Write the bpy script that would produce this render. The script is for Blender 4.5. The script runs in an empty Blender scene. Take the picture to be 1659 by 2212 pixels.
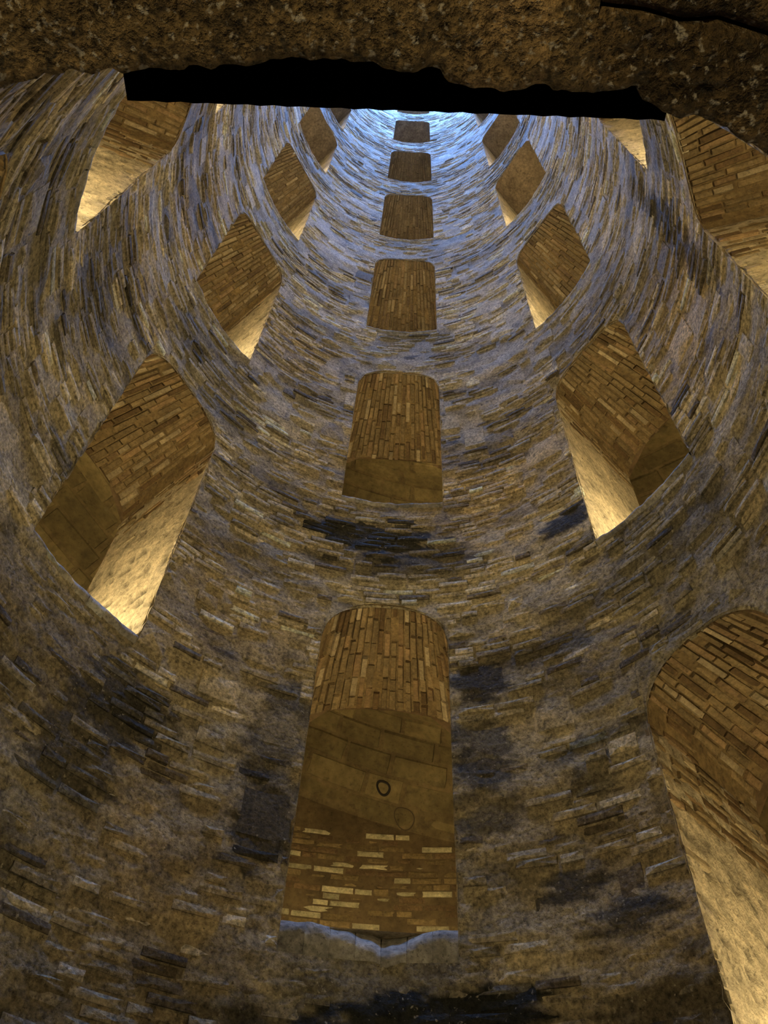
import bpy, math, random
import numpy as np
from mathutils import Matrix, Vector

random.seed(7)
rng = np.random.default_rng(7)
C = bpy.context.scene.collection
S = 2.33                      # shaft radius in metres
CAMZ = 0.72 * S               # camera height above the shaft floor
FL, PITCH, ROLL, YAW = 1661.0, 0.9253080, 0.0670579, -0.0061442
CX, CY = -0.0205855 * S, -1.0197475 * S

# ------------------------------------------------------------------ camera
def pix_ray(x, y):
    xx = (x - 829.5) / FL; uu = (1106 - y) / FL
    cr, sr = math.cos(ROLL), math.sin(ROLL)
    X = cr * xx - sr * uu; U = sr * xx + cr * uu
    cp, sp = math.cos(PITCH), math.sin(PITCH)
    Y = cp - U * sp; Z = sp + U * cp
    cy, sy = math.cos(YAW), math.sin(YAW)
    return Vector((cy * X + sy * Y, -sy * X + cy * Y, Z))
fwd = pix_ray(829.5, 1106)
right = (pix_ray(830.5, 1106) - fwd).normalized()
up = (pix_ray(829.5, 1105) - fwd).normalized()
cd = bpy.data.cameras.new('camera'); cam = bpy.data.objects.new('camera', cd); C.objects.link(cam)
cd.sensor_fit = 'VERTICAL'; cd.sensor_height = 36.0; cd.lens = FL / 2212 * 36
cd.clip_start = 0.01; cd.clip_end = 200
m = Matrix((right, up, -fwd.normalized())).transposed().to_4x4()
m.translation = Vector((CX, CY, CAMZ)); cam.matrix_world = m
bpy.context.scene.camera = cam
CAM = np.array([CX, CY, CAMZ])

# ------------------------------------------------------------------ world, exposure
ZTOP = 14.7 * S + CAMZ        # mouth of the shaft
w = bpy.data.worlds.new('sky'); bpy.context.scene.world = w; w.use_nodes = True
wn = w.node_tree.nodes; wb = wn['Background']
wb.inputs['Color'].default_value = (0.16, 0.38, 1.0, 1)
wb.inputs['Strength'].default_value = 4.7
pd = bpy.data.lights.new('shaft_mouth', 'AREA'); pd.shape = 'DISK'; pd.size = 2 * S     # portal: where the sky's light enters the well
pd.cycles.is_portal = True
po = bpy.data.objects.new('shaft_mouth', pd); C.objects.link(po); po.location = (0, 0, ZTOP + 0.05)
vs = bpy.context.scene.view_settings
vs.view_transform = 'Standard'; vs.look = 'None'; vs.gamma = 1.0; vs.use_curve_mapping = False
vs.exposure = 5.25
LAMP_W = 1.9
LAMP_COL = (1.0, 0.82, 0.48)

# ------------------------------------------------------------------ helpers
def hsh(ix, iy, iz, seed):
    h = (ix.astype(np.int64) * 374761393 + iy.astype(np.int64) * 668265263 + iz.astype(np.int64) * 2147483647 + seed * 974634777) & 0xFFFFFFFF
    h = ((h ^ (h >> 13)) * 1274126177) & 0xFFFFFFFF
    h = (h ^ (h >> 16)) & 0xFFFFFF
    return h / float(0xFFFFFF)
def noise3(p, seed=0):
    """value noise in 0..1 at points p (N,3)"""
    p = np.asarray(p, float); i = np.floor(p).astype(np.int64); f = p - i; f = f * f * (3 - 2 * f)
    r = 0
    for dx in (0, 1):
        for dy in (0, 1):
            for dz in (0, 1):
                wgt = (f[:, 0] if dx else 1 - f[:, 0]) * (f[:, 1] if dy else 1 - f[:, 1]) * (f[:, 2] if dz else 1 - f[:, 2])
                r = r + wgt * hsh(i[:, 0] + dx, i[:, 1] + dy, i[:, 2] + dz, seed)
    return r
def fbm(p, scale, octs=3, seed=0):
    p = np.asarray(p, float) * scale; a = 0.5; r = 0; t = 0
    for o in range(octs):
        r = r + a * noise3(p, seed + o * 17); t += a; a *= 0.55; p = p * 2.03 + 5.1
    return r / t
def mesh(name, V, F, mat=None, col=None, smooth=False):
    """V (N,3); F list of arrays (tris and/or quads)"""
    me = bpy.data.meshes.new(name)
    V = np.asarray(V, np.float32)
    me.vertices.add(len(V)); me.vertices.foreach_set('co', V.ravel())
    if not isinstance(F, (list, tuple)): F = [F]
    F = [np.asarray(f, np.int32) for f in F if len(f)]
    loops = np.concatenate([f.ravel() for f in F])
    tot = np.concatenate([np.full(len(f), f.shape[1], np.int32) for f in F])
    st = np.concatenate([[0], np.cumsum(tot)[:-1]]).astype(np.int32)
    me.loops.add(len(loops)); me.loops.foreach_set('vertex_index', loops)
    me.polygons.add(len(tot)); me.polygons.foreach_set('loop_start', st); me.polygons.foreach_set('loop_total', tot)
    me.polygons.foreach_set('use_smooth', np.full(len(tot), smooth))
    if col is not None:
        at = me.color_attributes.new('Col', 'FLOAT_COLOR', 'POINT')
        c4 = np.ones((len(V), 4), np.float32); c4[:, :3] = col
        at.data.foreach_set('color', c4.ravel())
    me.update(); me.validate()
    if mat: me.materials.append(mat)
    return me
def add(name, me, parent=None, **props):
    o = bpy.data.objects.new(name, me); C.objects.link(o)
    if parent is not None: o.parent = parent
    for k, v in props.items(): o[k] = v
    return o
def grid_faces(nu, nv):
    """faces of a (nu x nv) vertex grid, index = i*nv + j"""
    i, j = np.meshgrid(np.arange(nu - 1), np.arange(nv - 1), indexing='ij')
    a = (i * nv + j).ravel()
    return np.stack([a, a + nv, a + nv + 1, a + 1], 1)
def cyl(r, az, z):
    return np.stack([r * np.sin(az), r * np.cos(az), z + 0 * az], -1)

# ------------------------------------------------------------------ materials
def stone_mat(name, source, sth=(0.66, 0.74), fine=40.0, bump=0.5, speck=0.25, dark=0.5, rough=0.88, tint=(1, 1, 1), fac=(0.55, 1.3), dist=0.012):
    """source 'attr' -> colour attribute Col, 'obj' -> object colour, or an RGB tuple"""
    mt = bpy.data.materials.new(name); mt.use_nodes = True
    nt = mt.node_tree; n = nt.nodes; L = nt.links.new
    b = n['Principled BSDF']; b.inputs['Roughness'].default_value = rough
    b.inputs['Specular IOR Level'].default_value = 0.25
    geo = n.new('ShaderNodeNewGeometry')
    if source == 'attr':
        s = n.new('ShaderNodeVertexColor'); s.layer_name = 'Col'; co = s.outputs['Color']
    elif source == 'obj':
        s = n.new('ShaderNodeObjectInfo'); co = s.outputs['Color']
    else:
        s = n.new('ShaderNodeRGB'); s.outputs[0].default_value = (*source, 1); co = s.outputs[0]
    def nz(scale, det, ro=0.6):
        t = n.new('ShaderNodeTexNoise'); t.inputs['Scale'].default_value = scale; t.inputs['Detail'].default_value = det
        t.inputs['Roughness'].default_value = ro; L(geo.outputs['Position'], t.inputs['Vector']); return t.outputs['Fac']
    def mr(src, a, b_, c, d):
        t = n.new('ShaderNodeMapRange'); t.inputs[1].default_value = a; t.inputs[2].default_value = b_
        t.inputs[3].default_value = c; t.inputs[4].default_value = d; L(src, t.inputs[0]); return t.outputs[0]
    def mul(a, b_):
        t = n.new('ShaderNodeMath'); t.operation = 'MULTIPLY'; L(a, t.inputs[0]); L(b_, t.inputs[1]); return t.outputs[0]
    n1 = nz(fine, 4); n2 = nz(fine * 0.22, 3); n3 = nz(fine * 2.2, 2)
    v = mul(mr(n1, 0.3, 0.7, fac[0], fac[1]), mr(n2, 0.3, 0.7, 0.72, 1.22))
    v = mul(v, mr(n3, 0.28, 0.42, 1 - dark, 1.0))
    mx = n.new('ShaderNodeVectorMath'); mx.operation = 'SCALE'; L(co, mx.inputs[0]); L(v, mx.inputs['Scale'])
    mix = n.new('ShaderNodeMix'); mix.data_type = 'RGBA'
    L(mx.outputs[0], mix.inputs[6]); mix.inputs[7].default_value = (0.55, 0.49, 0.36, 1)
    L(mr(nz(fine * 1.1, 2, 0.5), sth[0], sth[1], 0.0, speck), mix.inputs[0])
    mix2 = n.new('ShaderNodeMix'); mix2.data_type = 'RGBA'; L(mix.outputs[2], mix2.inputs[6]); mix2.inputs[7].default_value = (0.035, 0.032, 0.022, 1)
    L(mr(nz(fine * 0.42, 4, 0.7), 0.57, 0.66, 0.0, dark * 0.9), mix2.inputs[0])
    L(mix2.outputs[2], b.inputs['Base Color'])
    bp = n.new('ShaderNodeBump'); bp.inputs['Strength'].default_value = bump; bp.inputs['Distance'].default_value = dist
    L(n1, bp.inputs['Height']); L(bp.outputs[0], b.inputs['Normal'])
    return mt
def plain_mat(name, col, rough=0.6, metal=0.0):
    mt = bpy.data.materials.new(name); mt.use_nodes = True
    n = mt.node_tree.nodes; L = mt.node_tree.links.new; b = n['Principled BSDF']
    b.inputs['Roughness'].default_value = rough; b.inputs['Metallic'].default_value = metal
    t = n.new('ShaderNodeTexNoise'); t.inputs['Scale'].default_value = 30
    r = n.new('ShaderNodeMapRange'); r.inputs[3].default_value = 0.6; r.inputs[4].default_value = 1.4; L(t.outputs['Fac'], r.inputs[0])
    c = n.new('ShaderNodeRGB'); c.outputs[0].default_value = (*col, 1)
    v = n.new('ShaderNodeVectorMath'); v.operation = 'SCALE'; L(c.outputs[0], v.inputs[0]); L(r.outputs[0], v.inputs['Scale'])
    L(v.outputs[0], b.inputs['Base Color'])
    return mt
M_wall = stone_mat('shaft_masonry', 'attr', fine=36, bump=0.6, fac=(0.4, 1.5), speck=0.45, dark=0.6, dist=0.02)
M_wobj = stone_mat('shaft_brick', 'obj', fine=36, bump=0.6, fac=(0.4, 1.5), speck=0.45, dark=0.6, dist=0.02)
M_brick = stone_mat('arch_brick', 'obj', fine=34, bump=0.35, speck=0.12, fac=(0.7, 1.2), dark=0.4)
M_bstuff = stone_mat('arch_brick_small', 'attr', fine=34, bump=0.35, speck=0.12, fac=(0.7, 1.2), dark=0.4)
M_soffit = stone_mat('arch_mortar', 'attr', fine=22, bump=0.5, speck=0.1, fac=(0.6, 1.25))
M_jamb = stone_mat('jamb_plaster', 'attr', fine=20, bump=0.8, speck=0.3, fac=(0.65, 1.2), dark=0.55, dist=0.02)
M_ramp = stone_mat('ramp_masonry', 'attr', fine=12, bump=0.5, speck=0.05, fac=(0.7, 1.2), dark=0.3)
M_vault = stone_mat('vault_stone', 'obj', fine=12, bump=0.4, speck=0.05, fac=(0.75, 1.2), dark=0.3)
M_lintel = stone_mat('lintel_tuff', 'attr', (0.59, 0.69), fine=120, bump=1.0, speck=0.8, fac=(0.2, 1.7), dark=0.85, dist=0.012, rough=0.6)
M_sill = stone_mat('sill_stone', 'obj', fine=26, bump=0.6, speck=0.2)
M_black = plain_mat('black_iron', (0.0012, 0.0011, 0.001), 1.0); M_black.node_tree.nodes['Principled BSDF'].inputs['Specular IOR Level'].default_value = 0.0
M_ring = plain_mat('dark_ring', (0.02, 0.014, 0.007), 0.8)
M_floor = plain_mat('wet_floor', (0.05, 0.04, 0.03), 0.35)

# ------------------------------------------------------------------ layout of the openings (z in shaft radii above the camera)
R_IN, R_BACK, R_OUT = 1.0, 1.6, 2.25
PITCHH = 1.84174
HA = 0.2251                                   # half width of an opening, radians
COLS = {'C': (0.0, 0.9305), 'L': (-60.0, 1.5921), 'R': (60.0, 0.3497), 'LL': (-120.0, 2.206), 'RR': (120.0, 1.577), 'N': (180.0, 0.978)}
class Win: pass
WINS = []
for cn, (azd, z0) in COLS.items():
    for k in range(-1 if cn in ('LL', 'RR') else 0, 9):
        wv = Win(); wv.col = cn; wv.k = k; wv.az = math.radians(azd); wv.zs = z0 + k * PITCHH
        if wv.zs > 13.2: continue
        lev = wv.zs / PITCHH
        wv.h = 1.16 if cn == 'C' and k == 0 else min(1.36, 1.2 + 0.03 * max(0, lev - 1))
        if cn == 'C' and k == 1: wv.h = 1.25
        if cn == 'C' and k >= 2: wv.h = 1.33
        wv.rise = 0.19; wv.door = False; wv.drop = 0.085 if (cn, k) == ('C', 0) else 0.03
        WINS.append(wv)
dw = Win(); dw.col = 'N'; dw.k = -1; dw.az = math.pi; dw.zs = -0.70; dw.h = 1.13; dw.rise = 0.03; dw.door = True; dw.drop = 0.0
WINS.append(dw)
def wtop(wv, u):
    u = np.clip(np.abs(u), 0, 1)
    return wv.zs + wv.h - wv.rise + wv.rise * np.sqrt(np.maximum(0, 1 - u ** 2.3))
def zw(z):                                    # radii above camera -> world metres
    return z * S + CAMZ
def ramp_ref(az):                             # ideal sill height along the spiral
    return 0.96 - math.degrees(1) * az / 60.0 * 0.614 if not hasattr(az, '__len__') else 0.96 - np.degrees(az) / 60.0 * 0.614

# ------------------------------------------------------------------ colour of the masonry: (az, z in radii) -> RGB
DARK_PATCHES = [  # az deg, z, half-width deg, half-height, strength : dark patches on the bare wall, most of them damp stains
    (-3, 2.50, 15, .13, .95), (8, 2.34, 16, .08, .7), (-47, 1.32, 8, .14, .8), (-49, 1.12, 9, .10, .8), (-18, 1.45, 5, .22, .6),
    (-17.5, 1.15, 4.5, .16, .75), (18.5, 1.70, 5, .10, .85), (18.5, 1.44, 5.5, .12, .75), (20, 1.2, 7, .07, .6), (42, 2.36, 6, .07, .9),
    (31, 0.99, 6, .05, .8), (38, .90, 7, .06, .75), (8, .735, 17, .055, 1.0), (36, 1.30, 5, .08, .6), (-12, 2.64, 7, .05, .5),
    (47, 1.9, 12, .06, .55), (32, 1.78, 9, .04, .5), (-95, 2.3, 8, .5, .45), (-113, 2.3, 7, .6, .5), (100, 3.1, 4, .6, .7),
    (25, 4.2, 20, .12, .4), (-30, 4.3, 18, .1, .35), (40, 0.68, 12, .08, .6), (-70, 1.2, 12, .3, .5), (-60, 0.9, 8, .15, .5),
    (0, 4.25, 24, .12, .45), (0, 6.1, 26, .13, .3), (58, 3.75, 12, .2, .45), (-58, 3.1, 12, .2, .45)]
def cylpts(az, z):
    return np.stack([np.sin(az) * S, np.cos(az) * S, z * S], -1)
def masonry(az, z, jit, seed=0):
    """albedo of the shaft wall; jit in 0..1 per piece"""
    P = cylpts(az, z); Ps = P * np.array([1, 1, 2.2])
    n1 = fbm(Ps, 0.9, 3, 3); n2 = fbm(Ps, 3.0, 2, 11); n3 = fbm(P, 0.45, 2, 31)
    up_ = np.clip((z - 2.2) / 3.5, 0, 1)                 # cleaner limewashed masonry higher up, sky's blue tint added into the colour
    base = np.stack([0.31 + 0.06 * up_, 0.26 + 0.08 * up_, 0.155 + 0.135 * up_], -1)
    warm = np.array([0.28, 0.205, 0.10]); grey = np.array([0.36, 0.345, 0.31]); pale = np.array([0.56, 0.50, 0.38])
    a = np.clip((n3 - 0.5) * 2.5, 0, 0.6)[:, None] * (1 - 0.6 * up_)[:, None]
    c = base * (1 - a) + warm * a
    a = np.clip((jit - 0.72) * 3.2, 0, 0.75)[:, None]; c = c * (1 - a) + pale * a
    clus = np.clip((fbm(P * np.array([1, 1, 2]), 0.8, 2, 57) - 0.40) * 3, 0, 1)
    a = np.clip((0.12 + 0.28 * clus - jit) * 6, 0, 0.85)[:, None]; c = c * (1 - a) + np.array([0.085, 0.066, 0.040]) * a
    a = np.clip((jit - 0.60) * 3, 0, 0.6)[:, None] * up_[:, None]; c = c * (1 - a) + np.array([0.52, 0.48, 0.38]) * a
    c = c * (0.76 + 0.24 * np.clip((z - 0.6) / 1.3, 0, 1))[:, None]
    c = c * (0.62 + 0.76 * np.clip((n1 - 0.25) * 2, 0, 1))[:, None] * (0.75 + 0.5 * n2)[:, None]
    d = np.zeros(len(az)); azd = np.degrees(az)
    rag = 0.5 * fbm(P, 2.2, 3, 77) + 0.5 * fbm(Ps, 9, 2, 78)
    for (a0, z0, wa, wz, st) in DARK_PATCHES:
        da = (azd - a0 + 180) % 360 - 180
        q = np.sqrt((da / wa) ** 2 + ((z - z0) / wz) ** 2) + (rag - 0.5) * 2.6
        d = np.maximum(d, st * np.clip((1.15 - q) / 0.35, 0, 1))
    for wv in WINS:                                   # shade below the sills, put into the wall colour
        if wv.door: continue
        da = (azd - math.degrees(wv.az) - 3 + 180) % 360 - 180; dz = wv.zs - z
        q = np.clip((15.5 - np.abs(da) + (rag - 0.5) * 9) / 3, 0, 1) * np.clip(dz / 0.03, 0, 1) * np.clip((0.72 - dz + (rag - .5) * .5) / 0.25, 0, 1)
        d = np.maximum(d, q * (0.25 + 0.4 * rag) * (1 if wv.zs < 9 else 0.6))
    moss = np.clip((fbm(Ps, 1.7, 3, 91) - 0.60) * 6, 0, 1) * (0.75 - 0.45 * up_)
    d = np.maximum(d, moss)
    dk = np.array([0.022, 0.022, 0.016])
    return np.minimum(c * 1.55, 0.8) * (1 - d[:, None]) + dk * d[:, None]

# ------------------------------------------------------------------ unit brick: x,z in +-.5, front at y=0, body to y=1
VARS = []
for v in range(8):
    r = np.random.default_rng(100 + v)
    fx = [-.5, 0, .5, .5, .5, 0, -.5, -.5]; fz = [-.5, -.5, -.5, 0, .5, .5, .5, 0]
    fr = np.array([[x * (0.955 + r.uniform(-.03, .02)), r.uniform(0, 0.12), z * (0.86 + r.uniform(-.09, .06))] for x, z in zip(fx, fz)])
    bk = np.array([[x * 1.0, 1.0, z * 1.0] for x, z in zip(fx, fz)])
    mid = np.array([[r.uniform(-.2, .2), r.uniform(-.10, .02), r.uniform(-.2, .2)]])
    VARS.append(np.concatenate([fr, bk, mid]))
_i = np.arange(8); _j = (_i + 1) % 8
BR_T = np.stack([_i, _j, np.full(8, 16)], 1); BR_Q = np.stack([_j, _i, _i + 8, _j + 8], 1)
def brick_meshes(mat, name='brick'):
    return [mesh(name, V, [BR_T, BR_Q], mat) for V in VARS]
def join_bricks(name, items, mat, cols):
    """items: list of (variant, 4x4 ndarray)"""
    n = len(items); V = np.empty((n, 17, 3))
    mats = np.array([it[1] for it in items]); var = np.array([it[0] for it in items]); A = np.array(VARS)[var]
    V = np.einsum('nij,nkj->nki', mats[:, :3, :3], A) + mats[:, None, :3, 3]
    off = (np.arange(n) * 17)[:, None, None]
    T = (BR_T[None] + off).reshape(-1, 3); Q = (BR_Q[None] + off).reshape(-1, 4)
    return mesh(name, V.reshape(-1, 3), [T, Q], mat, np.repeat(np.asarray(cols), 17, axis=0))
def frame_mat(o, ex, ey, ez, sx, sy, sz):
    M = np.eye(4); M[:3, 0] = ex * sx; M[:3, 1] = ey * sy; M[:3, 2] = ez * sz; M[:3, 3] = o; return M
def set_mw(o, M, inv=None):
    if inv is not None: o.matrix_parent_inverse = inv
    o.matrix_basis = Matrix(M.tolist())
def project(P):
    d = P - CAM; f = np.array(fwd.normalized()); r_ = np.array(right); u_ = np.array(up)
    dep = d @ f
    return 829.5 + FL * (d @ r_) / dep, 1106 - FL * (d @ u_) / dep, dep

# ------------------------------------------------------------------ shaft wall: mortar surface with openings
def wall_patch(az0, az1, nu, zlo, zhi, nv):
    """zlo, zhi: functions of az giving limits in radii"""
    a = np.linspace(az0, az1, nu); t = np.linspace(0, 1, nv)
    A = np.repeat(a[:, None], nv, 1); lo = zlo(a)[:, None]; hi = zhi(a)[:, None]
    Z = lo + (hi - lo) * t[None, :]
    return A.ravel(), Z.ravel(), grid_faces(nu, nv)
ZFINE = 3.6
def build_shell(rfun, step_u, step_z, zbot, ztop, fine=1.0):
    AA, ZZ, FF = [], [], []; off = 0
    cols = sorted(set(round(wv.az, 4) for wv in WINS))
    def put(p):
        nonlocal off
        A, Z, F = p; AA.append(A); ZZ.append(Z); FF.append(F + off); off += len(A)
    def cnt(x, s): return max(2, int(x / s) + 1)
    for i, ca in enumerate(cols):
        ws = sorted([wv for wv in WINS if abs(round(wv.az, 4) - ca) < 1e-6], key=lambda q: q.zs)
        nxt = cols[(i + 1) % len(cols)] + (2 * math.pi if i == len(cols) - 1 else 0)
        # pier between this column and the next, finer where it is near the viewer
        a0, a1 = ca + HA, nxt - HA
        for (za_, zb_) in ((zbot, ZFINE), (ZFINE, ztop)):
            q = fine if zb_ <= ZFINE else 1.0
            put(wall_patch(a0, a1, cnt((a1 - a0), step_u * q), lambda a, z_=za_: 0 * a + z_, lambda a, z_=zb_: 0 * a + z_, cnt(zb_ - za_, step_z * q)))
        low = lambda a: 0 * a + zbot; lz = zbot
        for wv in ws + [None]:
            hi = (lambda a, wv=wv: 0 * a + wv.zs - (wv.drop if fine < 1 else 0)) if wv else (lambda a: 0 * a + ztop)
            hz = wv.zs if wv else ztop
            q = fine if lz < ZFINE else 1.0
            if hz > lz + 0.005: put(wall_patch(ca - HA, ca + HA, cnt(2 * HA, step_u * q), low, hi, cnt(hz - lz, step_z * q)))
            if wv: low = (lambda a, wv=wv, ca=ca: wtop(wv, (a - ca) / HA)); lz = wv.zs + wv.h
    A = np.concatenate(AA); Z = np.concatenate(ZZ); F = np.concatenate(FF)
    r = rfun(A, Z)
    return A, Z, cyl(r, A, zw(Z)), F
ZB, ZT = -0.72, (ZTOP - CAMZ) / S
def mortar_r(A, Z):
    P = cylpts(A, Z)
    low = np.clip((1.9 - Z) / 1.0, 0, 1)
    cover = np.clip((fbm(P * np.array([1, 1, 1.6]), 1.6, 3, 41) - 0.46 + 0.11 * low) * 3.2, -0.6, 1.3)
    return S + 0.011 - 0.016 * cover - 0.011 * (fbm(P, 8, 2, 5) - 0.5) - (0.006 + 0.010 * low) * (fbm(P * np.array([1, 1, 1.8]), 19, 2, 6) - 0.5)
A, Z, V, F = build_shell(mortar_r, 0.028, 0.028, ZB, ZT, 0.42)
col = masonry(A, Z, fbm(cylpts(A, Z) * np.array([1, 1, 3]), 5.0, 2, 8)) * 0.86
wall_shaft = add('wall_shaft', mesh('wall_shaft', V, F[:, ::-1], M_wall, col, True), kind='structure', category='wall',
                 label='round brick and stone wall of the deep well shaft')
# back of the wall, towards the ramps
A, Z, V, F = build_shell(lambda a, z: R_BACK * S + 0 * a, 0.08, 0.3, ZB, ZT)
add('wall_inner', mesh('wall_inner', V, F, M_ramp, np.tile([0.30, 0.21, 0.11], (len(V), 1))), kind='structure', category='wall',
    label='hidden inner wall of the spiral ramps behind the shaft windows')
# outer wall of the ramps
nu, nv = 193, 60
a = np.linspace(-math.pi, math.pi, nu); z = np.linspace(ZB - 0.3, ZT, nv); AA, ZZ = [q.ravel() for q in np.meshgrid(a, z, indexing='ij')]
V = cyl(R_OUT * S + 0 * AA, AA, zw(ZZ))
wall_outer = add('wall_outer', mesh('wall_outer', V, grid_faces(nu, nv), M_ramp, np.tile([0.17, 0.12, 0.055], (len(V), 1)), True), kind='structure', category='wall',
    label='ochre outer wall of the spiral ramp seen through the lowest central window')

# ------------------------------------------------------------------ spiral ramps: vaulted ceilings and floors
PR = np.array([1.6, 1.64, 1.70, 1.78, 1.86, 1.94, 2.02, 2.09, 2.15, 2.20, 2.235, 2.25])
PZ = np.array([1.24, 1.255, 1.275, 1.295, 1.30, 1.29, 1.265, 1.225, 1.175, 1.115, 1.05, 1.0])
def helix(prof_r, prof_z, start, nturn, seg=96):
    n = int(seg * nturn) + 1
    th = np.linspace(0, 2 * math.pi * nturn, n)       # climbs towards negative azimuth
    z0 = ramp_ref(np.array([0.0]))[0] + start
    A = -th[:, None] + 0 * prof_r[None]; Z = z0 + np.degrees(th)[:, None] / 60 * 0.614 + prof_z[None]
    Rr = 0 * th[:, None] + prof_r[None]
    return cyl((Rr * S).ravel(), A.ravel(), zw(Z.ravel())), grid_faces(n, len(prof_r))
CEILS = []
for hx in range(2):
    st = -PITCHH * (2 - hx)
    V, F = helix(PR, PZ + 0.012, st, 5.0)
    cc = np.array([0.22, 0.16, 0.07]) * (0.75 + 0.5 * fbm(V, 1.2, 3, 61))[:, None]
    CEILS.append(add('ceiling', mesh('ceiling', V, F, M_ramp, cc, True), kind='structure', category='ceiling',
        label=['vaulted ceiling of the spiral ramp behind the lowest central window', 'vaulted ceiling of the second spiral ramp one storey higher'][hx]))
    V, F = helix(np.array([1.6, 1.92, 2.25]), np.array([-0.45, -0.45, -0.45]), st, 5.0)
    add('floor', mesh('floor', V, F, M_ramp, np.tile([0.25, 0.18, 0.10], (len(V), 1))), kind='structure', category='floor',
        label=['sloping floor of the spiral ramp behind the lowest central window', 'sloping floor of the second spiral ramp one storey higher'][hx])
def disc(r0, r1, zz, n=96):
    a = np.linspace(0, 2 * math.pi, n, endpoint=False); V = np.concatenate([cyl(r0 + 0 * a, a, zz + 0 * a), cyl(r1 + 0 * a, a, zz + 0 * a)])
    i = np.arange(n); j = (i + 1) % n
    return V, np.stack([i, j, j + n, i + n], 1)
V, F = disc(S - 0.02, R_OUT * S + 0.1, ZTOP); add('ceiling', mesh('ceiling', V, F, M_ramp, np.tile([.3, .25, .18], (len(V), 1))), kind='structure', category='ceiling', label='unseen ring at the mouth of the well, added to keep sky light out of the ramps')  # unseen cap added so that sky light stays out of the ramps
V, F = disc(0.001, R_OUT * S + 0.1, zw(ZB)); add('floor', mesh('floor', V, F, M_floor), kind='structure', category='floor', label='dark wet floor at the bottom of the well')

# ------------------------------------------------------------------ bricks and blocks of the shaft wall
BL_H = 0.068; CH = 0.068
items, zr, = [], []
zlo_b, zhi_b = 0.30, 13.2
def in_open(az, zt):
    for wv in WINS:
        da = (az - wv.az + math.pi) % (2 * math.pi) - math.pi
        if abs(da) < HA + 0.002 and wv.zs - 0.02 < zt < float(wtop(wv, da / HA)) + 0.012: return True
    return False
BYCOL = {}
for wv in WINS: BYCOL.setdefault(round(wv.az, 4), []).append(wv)
def opening_cut(a0, a1, zl, zh):
    """trim a brick's azimuth range at a jamb; None when it lies in an opening"""
    for ca, ws in BYCOL.items():
        for sh in (0, -2 * math.pi, 2 * math.pi):
            l, h = ca - HA + sh, ca + HA + sh
            if a1 < l or a0 > h: continue
            for wv in ws:
                if zh < wv.zs - 0.004 - wv.drop or zl > wv.zs + wv.h: continue
                um = min(1, abs(((a0 + a1) / 2 - ca - sh) / HA)); tops = [float(wtop(wv, (x - ca - sh) / HA)) for x in (max(a0, l), (a0 + a1) / 2, min(a1, h))]
                if zl > max(tops) - 0.002: continue
                if a0 < l - 0.012: a1 = min(a1, l - 0.001)
                elif a1 > h + 0.012: a0 = max(a0, h + 0.001)
                else: return None
                if a1 - a0 < 0.018: return None
    return a0, a1
blocks = []   # (a0,a1,zl,zh)
PLACED = [(19, 1.70, 4.5, .07), (19, 1.46, 4.6, .075), (19, 1.25, 4.2, .06), (-21.4, 3.86, 2.2, .07), (-34.3, 3.23, 2.4, .09), (23.7, 3.825, 2.2, .07),
          (-18, 3.26, 3.5, .09), (29.6, .99, 5.5, .055), (42.4, 2.34, 6, .05), (-17.8, 1.5, 4, .09), (31, 1.52, 4, .06), (-25, 1.75, 4.5, .06), (-33, 1.1, 5.5, .05), (-30, 1.55, 4, .05), (-18, 1.19, 4, .08)]
for (ad, zz, wa, hz) in PLACED: blocks.append((math.radians(ad - wa), math.radians(ad + wa), zz - hz, zz + hz))
r = random.Random(3)
for t in range(900):
    zz = r.uniform(zlo_b, zhi_b)
    if zz < 3 and r.random() < 0.55: continue
    ad = r.uniform(-math.pi, math.pi); wa = r.uniform(0.06, 0.16); hz = r.choice([1, 1, 2, 2, 3]) * CH / S
    zz = round(zz / (CH / S)) * CH / S
    b = (ad - wa / 2, ad + wa / 2, zz, zz + 2 * hz * 0.98)
    if any(not (b[1] < q[0] or b[0] > q[1] or b[3] < q[2] or b[2] > q[3]) for q in blocks): continue
    blocks.append(b)
blkarr = np.array(blocks)
pieces = []   # az centre, z centre, width m, height m, proud m, isblock
for b in blocks:
    cut = opening_cut(b[0], b[1], b[2], b[3])
    if cut is None: continue
    pieces.append(((cut[0] + cut[1]) / 2, (b[2] + b[3]) / 2, (cut[1] - cut[0]) * S * 0.985, (b[3] - b[2]) * S * 0.97, r.uniform(-0.004, 0.006), 1))
nc = int((zhi_b - zlo_b) * S / CH)
for k in range(nc):
    zl = zlo_b + k * CH / S; zh = zl + CH / S * 0.9
    aa = -math.pi + r.uniform(0, 0.1); end = aa + 2 * math.pi - 0.02
    while aa < end - 0.04:
        ln = r.choice([0.30, 0.30, 0.28, 0.15, 0.26]) * r.uniform(0.9, 1.1) / S
        a0, a1 = aa, min(aa + ln, end); aa = a1 + 0.012 / S
        if r.random() < 0.10: continue
        ov = (blkarr[:, 2] < zh - 0.003) & (blkarr[:, 3] > zl + 0.003) & (blkarr[:, 0] < a1) & (blkarr[:, 1] > a0)
        if ov.any(): continue
        cut = opening_cut(a0, a1, zl, zh)
        if cut is None: continue
        pr = r.gauss(0.0, 0.0065)
        if r.random() < 0.05: pr -= 0.02
        pieces.append(((cut[0] + cut[1]) / 2, (zl + zh) / 2 + r.uniform(-.0015, .0015), (cut[1] - cut[0]) * S, (zh - zl) * S * r.uniform(.88, 1.04), pr, 0))
pa = np.array(pieces)
jit = rng.random(len(pa)); jit[pa[:, 5] == 1] = 0.12 + 0.75 * jit[pa[:, 5] == 1]
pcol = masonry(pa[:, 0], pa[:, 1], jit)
pm = []
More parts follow.
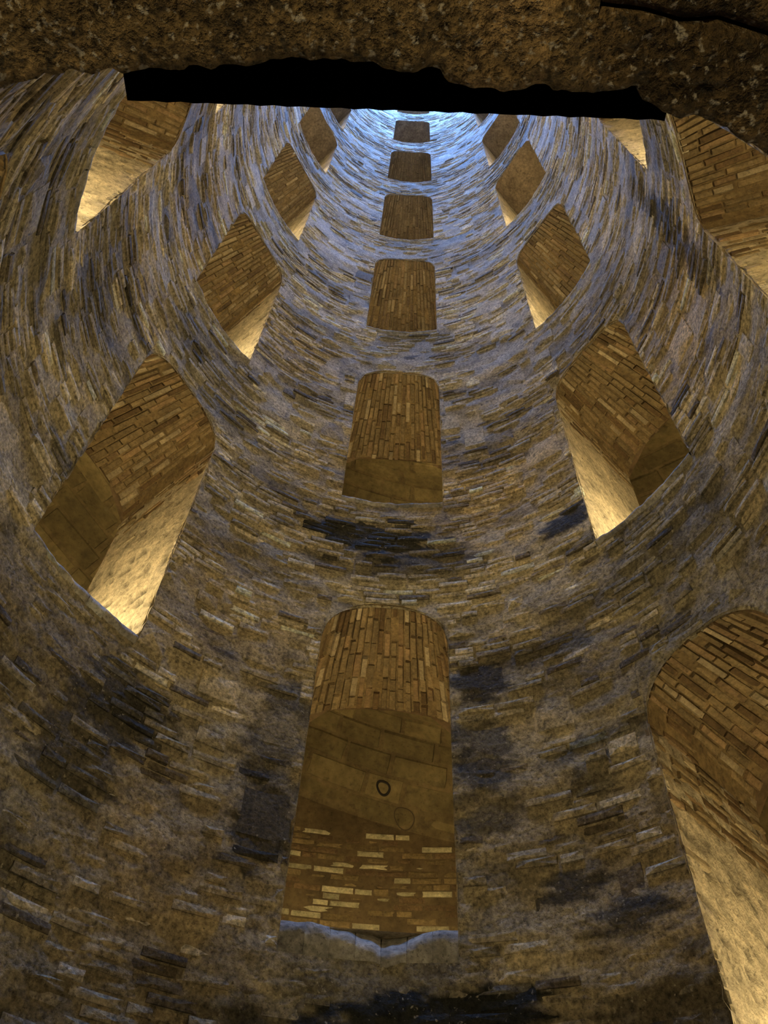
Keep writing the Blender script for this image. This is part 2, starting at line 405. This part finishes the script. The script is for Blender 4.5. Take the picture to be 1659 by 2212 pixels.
for q in pieces:
    az, zz, wd, hh, pr, ib = q
    er = np.array([math.sin(az), math.cos(az), 0]); et = np.array([math.cos(az), -math.sin(az), 0]); ez = np.array([0, 0, 1.0])
    rot = r.gauss(0, 0.012); ex2 = et * math.cos(rot) + ez * math.sin(rot); ez2 = -et * math.sin(rot) + ez * math.cos(rot)
    o = er * (S - pr) + ez * zw(zz)
    pm.append((r.randrange(8), frame_mat(o, ex2, er, ez2, wd, 0.05, hh)))
cen = np.array([q[1][:3, 3] for q in pm]); px, py, dep = project(cen)
vdir = CAM - cen; dist = np.linalg.norm(vdir, axis=1); nrm = -cen * np.array([1, 1, 0]); nrm /= np.linalg.norm(nrm, axis=1)[:, None]
cosv = np.clip((vdir * nrm).sum(1) / dist, 0, 1)
area = pa[:, 2] * pa[:, 3] * cosv / dist ** 2
vis = (dep > 0.2) & (px > 10) & (px < 1650) & (py > 240) & (py < 2205)
area = np.where(vis, area, 0)
big = np.argsort(-area)[:295]; bigset = set(big.tolist())
WB = brick_meshes(M_wobj)
for i in big:
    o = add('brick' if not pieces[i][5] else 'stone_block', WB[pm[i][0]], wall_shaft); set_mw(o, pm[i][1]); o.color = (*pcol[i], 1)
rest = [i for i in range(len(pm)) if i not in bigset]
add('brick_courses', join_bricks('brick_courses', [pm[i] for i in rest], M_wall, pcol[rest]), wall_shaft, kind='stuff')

# ------------------------------------------------------------------ window openings
AB = brick_meshes(M_brick); SBm = brick_meshes(M_sill, 'sill_stone'); VB = brick_meshes(M_vault, 'stone')
OBJ_BRICKS = {('C', 0), ('C', 1), ('C', 2), ('C', 3), ('L', 0), ('L', 1), ('L', 2), ('R', 0), ('R', 1), ('R', 2), ('RR', 0), ('LL', 0)}
SMOOTH = {('C', 5), ('C', 6), ('C', 7), ('L', 3), ('L', 4), ('L', 5), ('R', 3), ('R', 4), ('R', 5), ('R', 6)}
colname = {'C': 'the middle column of windows facing the viewer', 'L': 'the left column of windows', 'R': 'the right column of windows',
           'LL': 'the nearest column at the far left', 'RR': 'the nearest column at the far right', 'N': 'the column straight above the viewer'}
ordn = ['lowest', 'second from bottom', 'third from bottom', 'fourth from bottom', 'fifth from bottom', 'sixth from bottom', 'seventh from bottom', 'eighth from bottom', 'ninth from bottom']
def brick_col(r, lev):
    t = r.random()
    base = np.array([0.41, 0.295, 0.14])
    if t > 0.86: base = np.array([0.66, 0.52, 0.30])
    elif t > 0.72: base = np.array([0.48, 0.32, 0.155])
    elif t < 0.14: base = np.array([0.25, 0.16, 0.07])
    g = min(1, max(0, (lev - 1.2) / 2.6)); base = base * (1 - 0.65 * g) + np.array([0.38, 0.325, 0.28]) * 0.65 * g
    return base * r.uniform(0.75, 1.15) * (0.64 - 0.12 * g)
def build_window(wv, num):
    r = random.Random(1000 + num); lev = wv.zs / PITCHH
    root = bpy.data.objects.new('window_%d' % num, None); C.objects.link(root)
    root.location = tuple(cyl(np.float64(S), np.float64(wv.az), np.float64(zw(wv.zs)))); root['kind'] = 'structure'; root['category'] = 'window'
    root['label'] = 'arched brick opening, %s in %s' % (ordn[wv.k] if wv.k >= 0 else 'out of sight below the others', colname[wv.col])
    inv = Matrix.Translation(root.location).inverted()
    def padd(name, me, **p):
        o = add(name, me, root, **p); o.matrix_parent_inverse = inv; return o
    hs = wv.h - wv.rise
    detail = wv.zs < 7
    # jambs
    for sgn in (-1, 1):
        nr_, nz_ = (26, 44) if detail else (8, 12)
        rr = np.linspace(1.0 - 0.002, R_BACK, nr_); zz = np.linspace(wv.zs, wv.zs + hs + 0.02, nz_)
        RR_, ZZ_ = [q.ravel() for q in np.meshgrid(rr, zz, indexing='ij')]
        az = wv.az + sgn * HA + 0 * RR_
        P = cyl(RR_ * S, az, zw(ZZ_))
        tn = np.stack([np.cos(az), -np.sin(az), 0 * az], 1) * sgn
        dsp = 0.03 * (fbm(P, 5, 3, 13) - 0.35) + 0.025 * np.clip((fbm(P * np.array([1, 1, 2]), 9, 2, 23) - 0.62) * 6, 0, 1)
        P2 = P + tn * dsp[:, None]
        c = np.array([0.60, 0.51, 0.34]) * (0.62 + 0.7 * fbm(P, 3.5, 3, 71))[:, None]
        pit = np.clip((fbm(P * np.array([1, 1, 2]), 9, 2, 23) - 0.62) * 6, 0, 1)[:, None]
        c = c * (1 - 0.75 * pit)
        f = grid_faces(nr_, nz_)
        padd('jamb', mesh('jamb', P2, f if sgn > 0 else f[:, ::-1], M_jamb, c, True))
    # mortar bed of the arch
    nu_, nr_ = (33, 22) if detail else (17, 6)
    uu = np.linspace(-1, 1, nu_); rr = np.linspace(1.0, R_BACK, nr_)
    U, RR_ = [q.ravel() for q in np.meshgrid(uu, rr, indexing='ij')]
    smooth = (wv.col, wv.k) in SMOOTH
    lift = 0.024 if not smooth else -0.002
    P = cyl(RR_ * S, wv.az + U * HA, zw(wtop(wv, U)) + lift)
    P[:, 2] += 0.022 * (fbm(P, 4, 3, 15) - 0.5) * (2.6 if not smooth else 0.6)
    g = min(1, max(0, (lev - 2) / 3))
    c0 = np.array([0.23, 0.16, 0.07]) * (1 - g) + np.array([0.195, 0.165, 0.145]) * g
    c = c0 * (0.6 + 0.8 * fbm(P, 3, 3, 19))[:, None]
    padd('mortar_bed', mesh('mortar_bed', P, grid_faces(nu_, nr_), M_soffit, c, True))
    # arch bricks
    if not smooth:
        its, cols_ = [], []
        ext = {('RR', 0): 0.55, ('R', 0): 0.42, ('L', 0): 0.25, ('LL', 0): 0.5, ('R', 1): 0.22}.get((wv.col, wv.k), 0.15)
        ua = np.linspace(-1, 1, 301); za = wtop(wv, ua); ze = np.linspace(ext, 0.004, 40)
        uu = np.concatenate([-np.ones(40), ua, np.ones(40)]); zz = np.concatenate([za[0] - ze, za, za[-1] - ze[::-1]])
        xx = HA * uu * 1.28
        s = np.concatenate([[0], np.cumsum(np.hypot(np.diff(xx), np.diff(zz)))]) * S; nrow = int(round(s[-1] / 0.066))
        cen_ = np.array([0, 0, zw(wv.zs + hs - 0.6 * ext)])
        for j in range(nrow):
            sm = (j + 0.5) / nrow * s[-1]
            u, zc_ = float(np.interp(sm, s, uu)), float(np.interp(sm, s, zz))
            sa, sb = sm - 0.012, sm + 0.012
            ua_, ub_, za_, zb_ = [float(np.interp(q, s, w_)) for w_ in (uu, zz) for q in (sa, sb)]
            onj = min(sm, s[-1] - sm) / S < ext
            low = onj and min(sm, s[-1] - sm) / S < ext * 0.5
            rr = 1.0 + r.uniform(0.003, 0.010)
            first = True
            while rr < R_BACK - 0.02:
                ln = r.choice([0.30, 0.30, 0.27, 0.16]) * r.uniform(0.9, 1.1) / S
                if first: ln *= r.uniform(0.35, 1.0); first = False
                r1 = min(rr + ln, R_BACK); rm = (rr + r1) / 2; l_ = (r1 - rr) * S; rr = r1 + r.choice([.005, .008, .012, .03]) / S
                if l_ < 0.05 or r.random() < (0.5 if low else 0.045): continue
                er = np.array([math.sin(wv.az + u * HA), math.cos(wv.az + u * HA), 0])
                p0 = cyl(np.float64(rm * S), np.float64(wv.az + ua_ * HA), np.float64(zw(za_)))
                p1 = cyl(np.float64(rm * S), np.float64(wv.az + ub_ * HA), np.float64(zw(zb_)))
                et = p1 - p0; et /= np.linalg.norm(et)
                pc = cyl(np.float64(rm * S), np.float64(wv.az + u * HA), np.float64(zw(zc_)))
                nrm_ = np.cross(er, et); nrm_ /= np.linalg.norm(nrm_)
                mid_ = np.array([math.sin(wv.az), math.cos(wv.az), 0]) * rm * S + cen_
                if nrm_ @ (pc - mid_) < 0: nrm_ = -nrm_
                ex = er; ez = np.cross(ex, nrm_)
                wd = s[-1] / nrow * (1.0 if onj else rm / 1.28) * 0.88
                pr = r.gauss(0.002, 0.007) - (0.014 if low else 0)
                its.append((r.randrange(8), frame_mat(pc - nrm_ * pr, ex, nrm_, ez, l_, 0.045, wd * r.uniform(.78, 1.02))))
                cols_.append(brick_col(r, lev) if not low else brick_col(r, lev) * 0.5 + np.array([0.26, 0.22, 0.14]))
        if (wv.col, wv.k) in OBJ_BRICKS:
            for (v, M), cc in zip(its, cols_):
                o = add('brick', AB[v], root); set_mw(o, M, inv); o.color = (*cc, 1)
        else:
            padd('brick_courses', join_bricks('brick_courses', its, M_bstuff, cols_), kind='stuff')
    # sill
    n = 7; e = np.linspace(-HA, HA, n + 1); er_rough = 0.17 if (wv.col, wv.k) == ('C', 0) else 0.06
    for j in range(n):
        am = wv.az + (e[j] + e[j + 1]) / 2; wd = (e[j + 1] - e[j]) * S * 0.995
        nu_, nv_ = 9, 15
        x = np.linspace(-.5, .5, nu_) * wd
        # section: up the face, round the worn edge, back over the top
        t = np.linspace(0, 1, nv_)[None]; fd = 0.27 if er_rough > .1 else 0.14
        ux = ((e[j] + e[j + 1]) / 2 + x / S) / HA                      # position across the sill, -1..1
        wear = fbm(np.stack([ux * 0.6 + wv.zs * 3, 0 * ux, 0 * ux + wv.az], 1), 7, 3, 29)
        if er_rough > .1: ero = 0.05 + 0.12 * np.exp(-((ux - 0.22) / 0.3) ** 2) + 0.07 * (wear - 0.4)
        else: ero = er_rough * (0.55 + 1.1 * (wear - 0.2))
        ero = np.clip(ero, 0.015, fd - 0.05)[:, None]
        Y = np.where(t < .35, 0.035 * (1 - t / .35) ** 2, np.where(t < .65, (t - .35) / .3 * ero, ero + (t - .65) / .35 * (0.45 - ero)))
        Zs = np.where(t < .35, -fd + t / .35 * (fd - ero), np.where(t < .65, -ero * (1 - (t - .35) / .3) ** 1.4, 0))
        X = x[:, None] + 0 * t
        er = np.array([math.sin(am), math.cos(am), 0]); et = np.array([math.cos(am), -math.sin(am), 0])
        P = er * (S - 0.006) + np.array([0, 0, zw(wv.zs)]) + X.reshape(-1, 1) * et + Y.reshape(-1, 1) * er + Zs.reshape(-1, 1) * np.array([0, 0, 1.0])
        nz_ = fbm(P, 14, 3, 33 + j) - 0.5
        P = P + er * (nz_ * 0.03)[:, None] * (Y.reshape(-1, 1) < .2) + np.array([0, 0, 1.0]) * (nz_ * 0.035 * (Zs.ravel() > -0.1))[:, None]
        o = padd('sill_stone', mesh('sill_stone', P, grid_faces(nu_, nv_), M_sill, None, True))
        cc = masonry(np.array([am]), np.array([wv.zs - 0.02]), np.array([r.random()]))[0]; o.color = (*(cc * 0.5 + 0.14), 1)
    V = np.concatenate([cyl(np.array([1.04, R_BACK]) * S, np.full(2, wv.az + s_ * HA), np.full(2, zw(wv.zs) - 0.012)) for s_ in (-1, 1)])
    padd('sill_bed', mesh('sill_bed', V, np.array([[0, 2, 3, 1]]), M_soffit, np.tile([.34, .28, .18], (4, 1))))
    # ramp lamp standing on the ramp behind the parapet
    ld = bpy.data.lights.new('ramp_lamp', 'POINT'); ld.energy = LAMP_W * (1.0 if wv.zs < 6 else 0.75 if wv.zs < 8 else 0.5); ld.color = LAMP_COL; ld.shadow_soft_size = 0.06
    lo = bpy.data.objects.new('ramp_lamp', ld); C.objects.link(lo)
    lo.location = tuple(cyl(np.float64(1.36 * S), np.float64(wv.az), np.float64(zw(wv.zs + 0.05))))
for i, wv in enumerate([q for q in WINS if not q.door]): build_window(wv, i + 1)

# ------------------------------------------------------------------ vault stones and outer-wall bricks seen through the nearer windows
arc = np.concatenate([[0], np.cumsum(np.hypot(np.diff(PR), np.diff(PZ)))])
r = random.Random(55)
for wv in WINS:
    if (wv.col, wv.k) not in {('C', 0), ('C', 1), ('L', 0), ('R', 1), ('R', 0), ('LL', 0), ('RR', 0), ('L', 1), ('C', 2)}: continue
    ncs = 7; base = wv.zs; par = CEILS[0 if (wv.k + (1 if wv.col in ('RR', 'R') else 0)) % 2 == 0 else 1]
    # sill of the ideal spiral nearest to this window
    z_id = ramp_ref(np.array([wv.az]))[0]; kk = round((wv.zs - z_id) / PITCHH); zid = z_id + kk * PITCHH
    for j in range(ncs):
        sm = (j + 0.5) / ncs * arc[-1]; rm = np.interp(sm, arc, PR); zm = np.interp(sm, arc, PZ)
        dr = np.interp(sm + .01, arc, PR) - np.interp(sm - .01, arc, PR); dz = np.interp(sm + .01, arc, PZ) - np.interp(sm - .01, arc, PZ)
        aa = wv.az - HA * 1.5 - r.uniform(0, .1)
        while aa < wv.az + HA * 1.5:
            ln = r.uniform(0.38, 0.75) / (rm * S); am = aa + ln / 2; aa += ln + 0.012 / (rm * S)
            er = np.array([math.sin(am), math.cos(am), 0]); et = np.array([math.cos(am), -math.sin(am), 0])
            th = et - np.array([0, 0, 1]) * (math.degrees(1) / 60 * 0.614 / rm); th /= np.linalg.norm(th)
            pv = er * dr + np.array([0, 0, 1]) * dz; pv /= np.linalg.norm(pv)
            nn = np.cross(th, pv); nn /= np.linalg.norm(nn)
            if nn[2] < 0: nn = -nn
            zc = zid - math.degrees(am - wv.az) / 60 * 0.614 + zm
            P = er * rm * S + np.array([0, 0, zw(zc)])
            o = add('stone', VB[r.randrange(8)], par); set_mw(o, frame_mat(P - nn * r.uniform(-0.008, 0.012), th, nn, np.cross(th, nn), ln * rm * S, 0.05, arc[-1] / ncs * S * 0.97))
            c = np.array([0.25, 0.19, 0.08]) * r.uniform(0.7, 1.15); o.color = (*c, 1)
wc = [q for q in WINS if q.col == 'C' and q.k == 0][0]
OB = brick_meshes(M_brick); nb = 0
zz = 1.50
while zz < 1.90:
    aa = -0.36 + r.uniform(0, .05)
    while aa < 0.36:
        ln = r.choice([.30, .28, .16, .30]) * r.uniform(.9, 1.1) / (R_OUT * S); am = aa + ln / 2; aa += ln + .012 / (R_OUT * S)
        if zz > 1.955 - math.degrees(am) / 60 * .614 or r.random() < .05: continue
        er = np.array([math.sin(am), math.cos(am), 0]); et = np.array([math.cos(am), -math.sin(am), 0])
        o = add('brick', OB[r.randrange(8)], wall_outer)
        set_mw(o, frame_mat(er * (R_OUT * S - max(-.004, r.gauss(.008, .008))) + np.array([0, 0, zw(zz)]), et, er, np.array([0, 0, 1.]), ln * R_OUT * S, .05, .058)); nb += 1
        t = r.random(); c = np.array([.52, .45, .25]) if t > .72 else np.array([.28, .20, .085]) if t > .2 else np.array([.2, .13, .06]); o.color = (*(c * r.uniform(.72, 1.3)), 1)
    zz += .066 / S

# ------------------------------------------------------------------ rough stone lintel over the viewer
ZL = 0.33 * S
EDGE = [(-260, 235), (-60, 192), (0, 182), (60, 163), (150, 158), (280, 152), (330, 150), (420, 143), (520, 140), (600, 125), (700, 128), (780, 138), (860, 148), (950, 160), (962, 184), (1010, 186), (1090, 196), (1185, 190), (1200, 203), (1290, 206), (1375, 196), (1392, 222), (1440, 250), (1520, 262), (1580, 285), (1659, 330), (1760, 360), (1900, 420)]
ex_, ey_ = [], []
for (x, y) in EDGE:
    d = pix_ray(x, y); q = d * (ZL / d.z); ex_.append(q.x); ey_.append(q.y)
ex_, ey_ = np.array(ex_), np.array(ey_)
lint = bpy.data.objects.new('door_1', None); C.objects.link(lint); lint['kind'] = 'structure'; lint['category'] = 'doorway'
lint['label'] = 'rough dark stone lintel of the doorway overhead, filling the top of the view'
lint.location = (0, -S, 0); linv = Matrix.Translation(lint.location).inverted()
def px_at(x, y, z=ZL):
    d = pix_ray(x, y); q = d * (z / d.z); return q.x, q.y
j1 = px_at(1010, 90)[0]; j2 = px_at(1192, 90)[0]
crk = [px_at(1290, 8), px_at(1400, 22), px_at(1480, 45), px_at(1560, 40), px_at(1659, 72), px_at(1900, 160)]
ckx = np.array([q[0] for q in crk]); cky = np.array([q[1] for q in crk])
def lintel_stone(x0, x1, ylo, yhi, tint, seed, crk_=0, dx=0.004):
    seed = 1
    """soffit from y = ylo(x) (towards the ramp) to y = yhi(x) (shaft edge), then up the shaft face"""
    nx = int((x1 - x0) / dx) + 2; x = np.linspace(x0, x1, nx); ny = 70; nf = 12
    t = np.linspace(0, 1, ny) ** 0.8; lo = ylo(x)[:, None]; hi = yhi(x)[:, None]
    Y = lo + (hi - lo) * t[None]; X = np.repeat(x[:, None], ny, 1); Zz = np.zeros_like(X)
    P0 = np.stack([X.ravel(), Y.ravel(), Zz.ravel()], 1)
    n_ = fbm(P0, 16, 4, seed) - 0.5; n2 = fbm(P0, 60, 2, seed + 5) - 0.5
    Zs = (n_ * 0.016 + n2 * 0.014).reshape(nx, ny)
    # rounded arrises at every joint
    de = hi - Y if crk_ >= 0 else 9 + 0 * X
    if crk_ == 1: de = np.minimum(de, Y - lo)
    Zs = Zs + 0.008 * np.exp(-np.maximum(de, 0) / 0.004)
    # face rising at the shaft edge
    Xf = np.repeat(x[:, None], nf, 1); tf = np.linspace(0.06, 1, nf)[None]; Zf = Zs[:, -1:] + tf * 0.22; Yf = hi - 0.0 * tf + 0 * Xf
    Yf = Yf - (fbm(np.stack([Xf.ravel(), Yf.ravel(), Zf.ravel()], 1), 22, 2, seed + 9).reshape(nx, nf)) * 0.02
    Xb = np.repeat(x[:, None], 2, 1); Yb = np.repeat(lo, 2, 1); Zb = np.stack([Zs[:, 0] * 0 + 0.22, Zs[:, 0] + 0.02], 1)
    XX = np.concatenate([Xb, X, Xf], 1); YY = np.concatenate([Yb, Y, Yf], 1); ZZ_ = np.concatenate([Zb, Zs, Zf], 1)
    P = np.stack([XX.ravel() + CX, YY.ravel() + CY, ZZ_.ravel() + CAMZ + ZL], 1)
    c = np.array(tint) * (0.5 + fbm(P, 9, 3, seed + 3))[:, None] * (0.55 + 0.9 * np.clip(fbm(P, 45, 2, seed + 4), 0, 1))[:, None]
    c = c * (1 - 0.6 * np.clip((fbm(P, 5, 2, seed + 21) - .55) * 5, 0, 1))[:, None]
    o = add('stone', mesh('stone', P, grid_faces(nx, ny + nf + 2)[:, ::-1], M_lintel, c, True), lint); o.matrix_parent_inverse = linv
edge = lambda x: np.interp(x, ex_, ey_) + 0.012 * (fbm(np.stack([x, 0 * x, 0 * x], 1), 55, 3, 4) - .5)
back = lambda x: 0 * x - 0.35
crack = lambda x: np.interp(x, ckx, cky)
HWD = math.sin(HA) * S
TT = (0.20, 0.135, 0.055)
lintel_stone(-HWD + 0.02, j1 - .001, back, edge, TT, 1)
lintel_stone(j1 - .001, j2, back, edge, (0.30, 0.20, 0.085), 2)
lintel_stone(j2 - .002, ckx[0] + .002, back, edge, TT, 3)
lintel_stone(ckx[0] + .001, HWD + 0.06, lambda x: crack(x) + .0015, edge, (0.19, 0.125, 0.05), 4, 1)
lintel_stone(ckx[0] + .001, HWD + 0.06, back, lambda x: crack(x) - .0015, (0.15, 0.10, 0.04), 5)
# bed behind the joints, door jambs, soffit further back
def quad(name, pts, mat, colr, parent):
    o = add(name, mesh(name, np.array(pts), np.array([[0, 1, 2, 3]]), mat, np.tile(colr, (4, 1))), parent); o.matrix_parent_inverse = linv; return o
zt_ = CAMZ + ZL + 0.06
quad('mortar_bed', [(-HWD - .3, -R_BACK * S, zt_), (HWD + .3, -R_BACK * S, zt_), (HWD + .3, -S + .02, zt_), (-HWD - .3, -S + .02, zt_)], M_soffit, (.06, .045, .02), lint)
for sg in (-1, 1):
    a_ = math.pi + sg * HA
    p = [cyl(np.float64(q * S), np.float64(a_), np.float64(zz)) for q, zz in ((1.0, 0), (R_BACK, 0), (R_BACK, zt_), (1.0, zt_))]
    quad('jamb', p, M_jamb, (.4, .33, .2), lint)
# black bar against the shaft face above the lintel
zb = ZL + 0.05
p0 = Vector(px_at(275, 217, zb)); p1 = Vector(px_at(1436, 260, zb)); ax = (p1 - p0).normalized(); nb_ = Vector((-ax.y, ax.x))
Vb, n_ = [], 40
for i in range(n_ + 1):
    q = p0 + (p1 - p0) * (i / n_); b_ = q - nb_ * 0.075
    jt = 0.0006 * math.sin(i * 2.7)
    for (pp, zz) in ((q + nb_ * jt, zb), (q + nb_ * jt, zb + 0.05), (b_, zb + 0.05), (b_, zb)): Vb.append((pp.x + CX, pp.y + CY, zz + CAMZ))
Fq = []
for i in range(n_):
    for k in range(4): Fq.append((i * 4 + k, i * 4 + (k + 1) % 4, i * 4 + 4 + (k + 1) % 4, i * 4 + 4 + k))
Fq += [(3, 2, 1, 0), (n_ * 4, n_ * 4 + 1, n_ * 4 + 2, n_ * 4 + 3)]
bar = add('iron_bar', mesh('iron_bar', Vb, np.array(Fq), M_black), label='long straight black bar running under the rough stone lintel', category='bar')

# dark rings on the plaster seen through the lowest central window
M_ring2 = plain_mat('faint_ring', (0.10, 0.072, 0.032), 0.9)
def ring(px_, py_, rad, tube, label, mt=M_ring):
    d = np.array(pix_ray(px_, py_)); t = 4.0
    while True:                                   # first point of the vault or outer wall along this line
        P = CAM + d * t; rr_ = math.hypot(P[0], P[1]) / S; am = math.atan2(P[0], P[1])
        if rr_ > R_OUT - 0.002 or (rr_ > R_BACK and P[2] > zw(float(ramp_ref(np.array([am]))[0]) + float(np.interp(rr_, PR, PZ)))): break
        t += 0.004
    er = np.array([math.sin(am), math.cos(am), 0]); et = np.array([math.cos(am), -math.sin(am), 0])
    if rr_ > R_OUT - 0.002: ez = np.array([0, 0, 1.])
    else:
        sl = (np.interp(rr_ + .01, PR, PZ) - np.interp(rr_ - .01, PR, PZ)) / .02; ez = -(er + np.array([0, 0, sl])); ez /= np.linalg.norm(ez)
    et = et - np.array([0, 0, 1]) * (math.degrees(1) / 60 * 0.614 / rr_); et /= np.linalg.norm(et); er = np.cross(et, ez); P = P - d * 0.008
    nu_, nv_ = 28, 8; V = []
    for i in range(nu_):
        for j in range(nv_):
            u_, v_ = 2 * math.pi * i / nu_, 2 * math.pi * j / nv_; rr_ = rad * (1 + .06 * math.sin(3 * u_)) + tube * math.cos(v_)
            V.append(P + et * rr_ * math.cos(u_) + ez * rr_ * math.sin(u_) + er * tube * math.sin(v_))
    Fq = [(i * nv_ + j, ((i + 1) % nu_) * nv_ + j, ((i + 1) % nu_) * nv_ + (j + 1) % nv_, i * nv_ + (j + 1) % nv_) for i in range(nu_) for j in range(nv_)]
    add('wall_ring', mesh('wall_ring', V, np.array(Fq), mt, None, True), label=label, category='ring')
ring(828, 1702, 0.07, 0.013, 'small dark round ring on the ochre wall behind the lowest central window')
ring(873, 1768, 0.11, 0.006, 'faint wider ring just below the small dark ring on the ochre wall', M_ring2)

# lamp in the passage behind the viewer
ld = bpy.data.lights.new('passage_lamp', 'POINT'); ld.energy = 0.9; ld.color = LAMP_COL; ld.shadow_soft_size = 0.08
lo = bpy.data.objects.new('passage_lamp', ld); C.objects.link(lo); lo.location = (-0.55, -1.5 * S, 1.2)
bpy.context.view_layer.update()
print('objects', len(bpy.data.objects), 'wall pieces', len(pieces), 'outer bricks', nb)
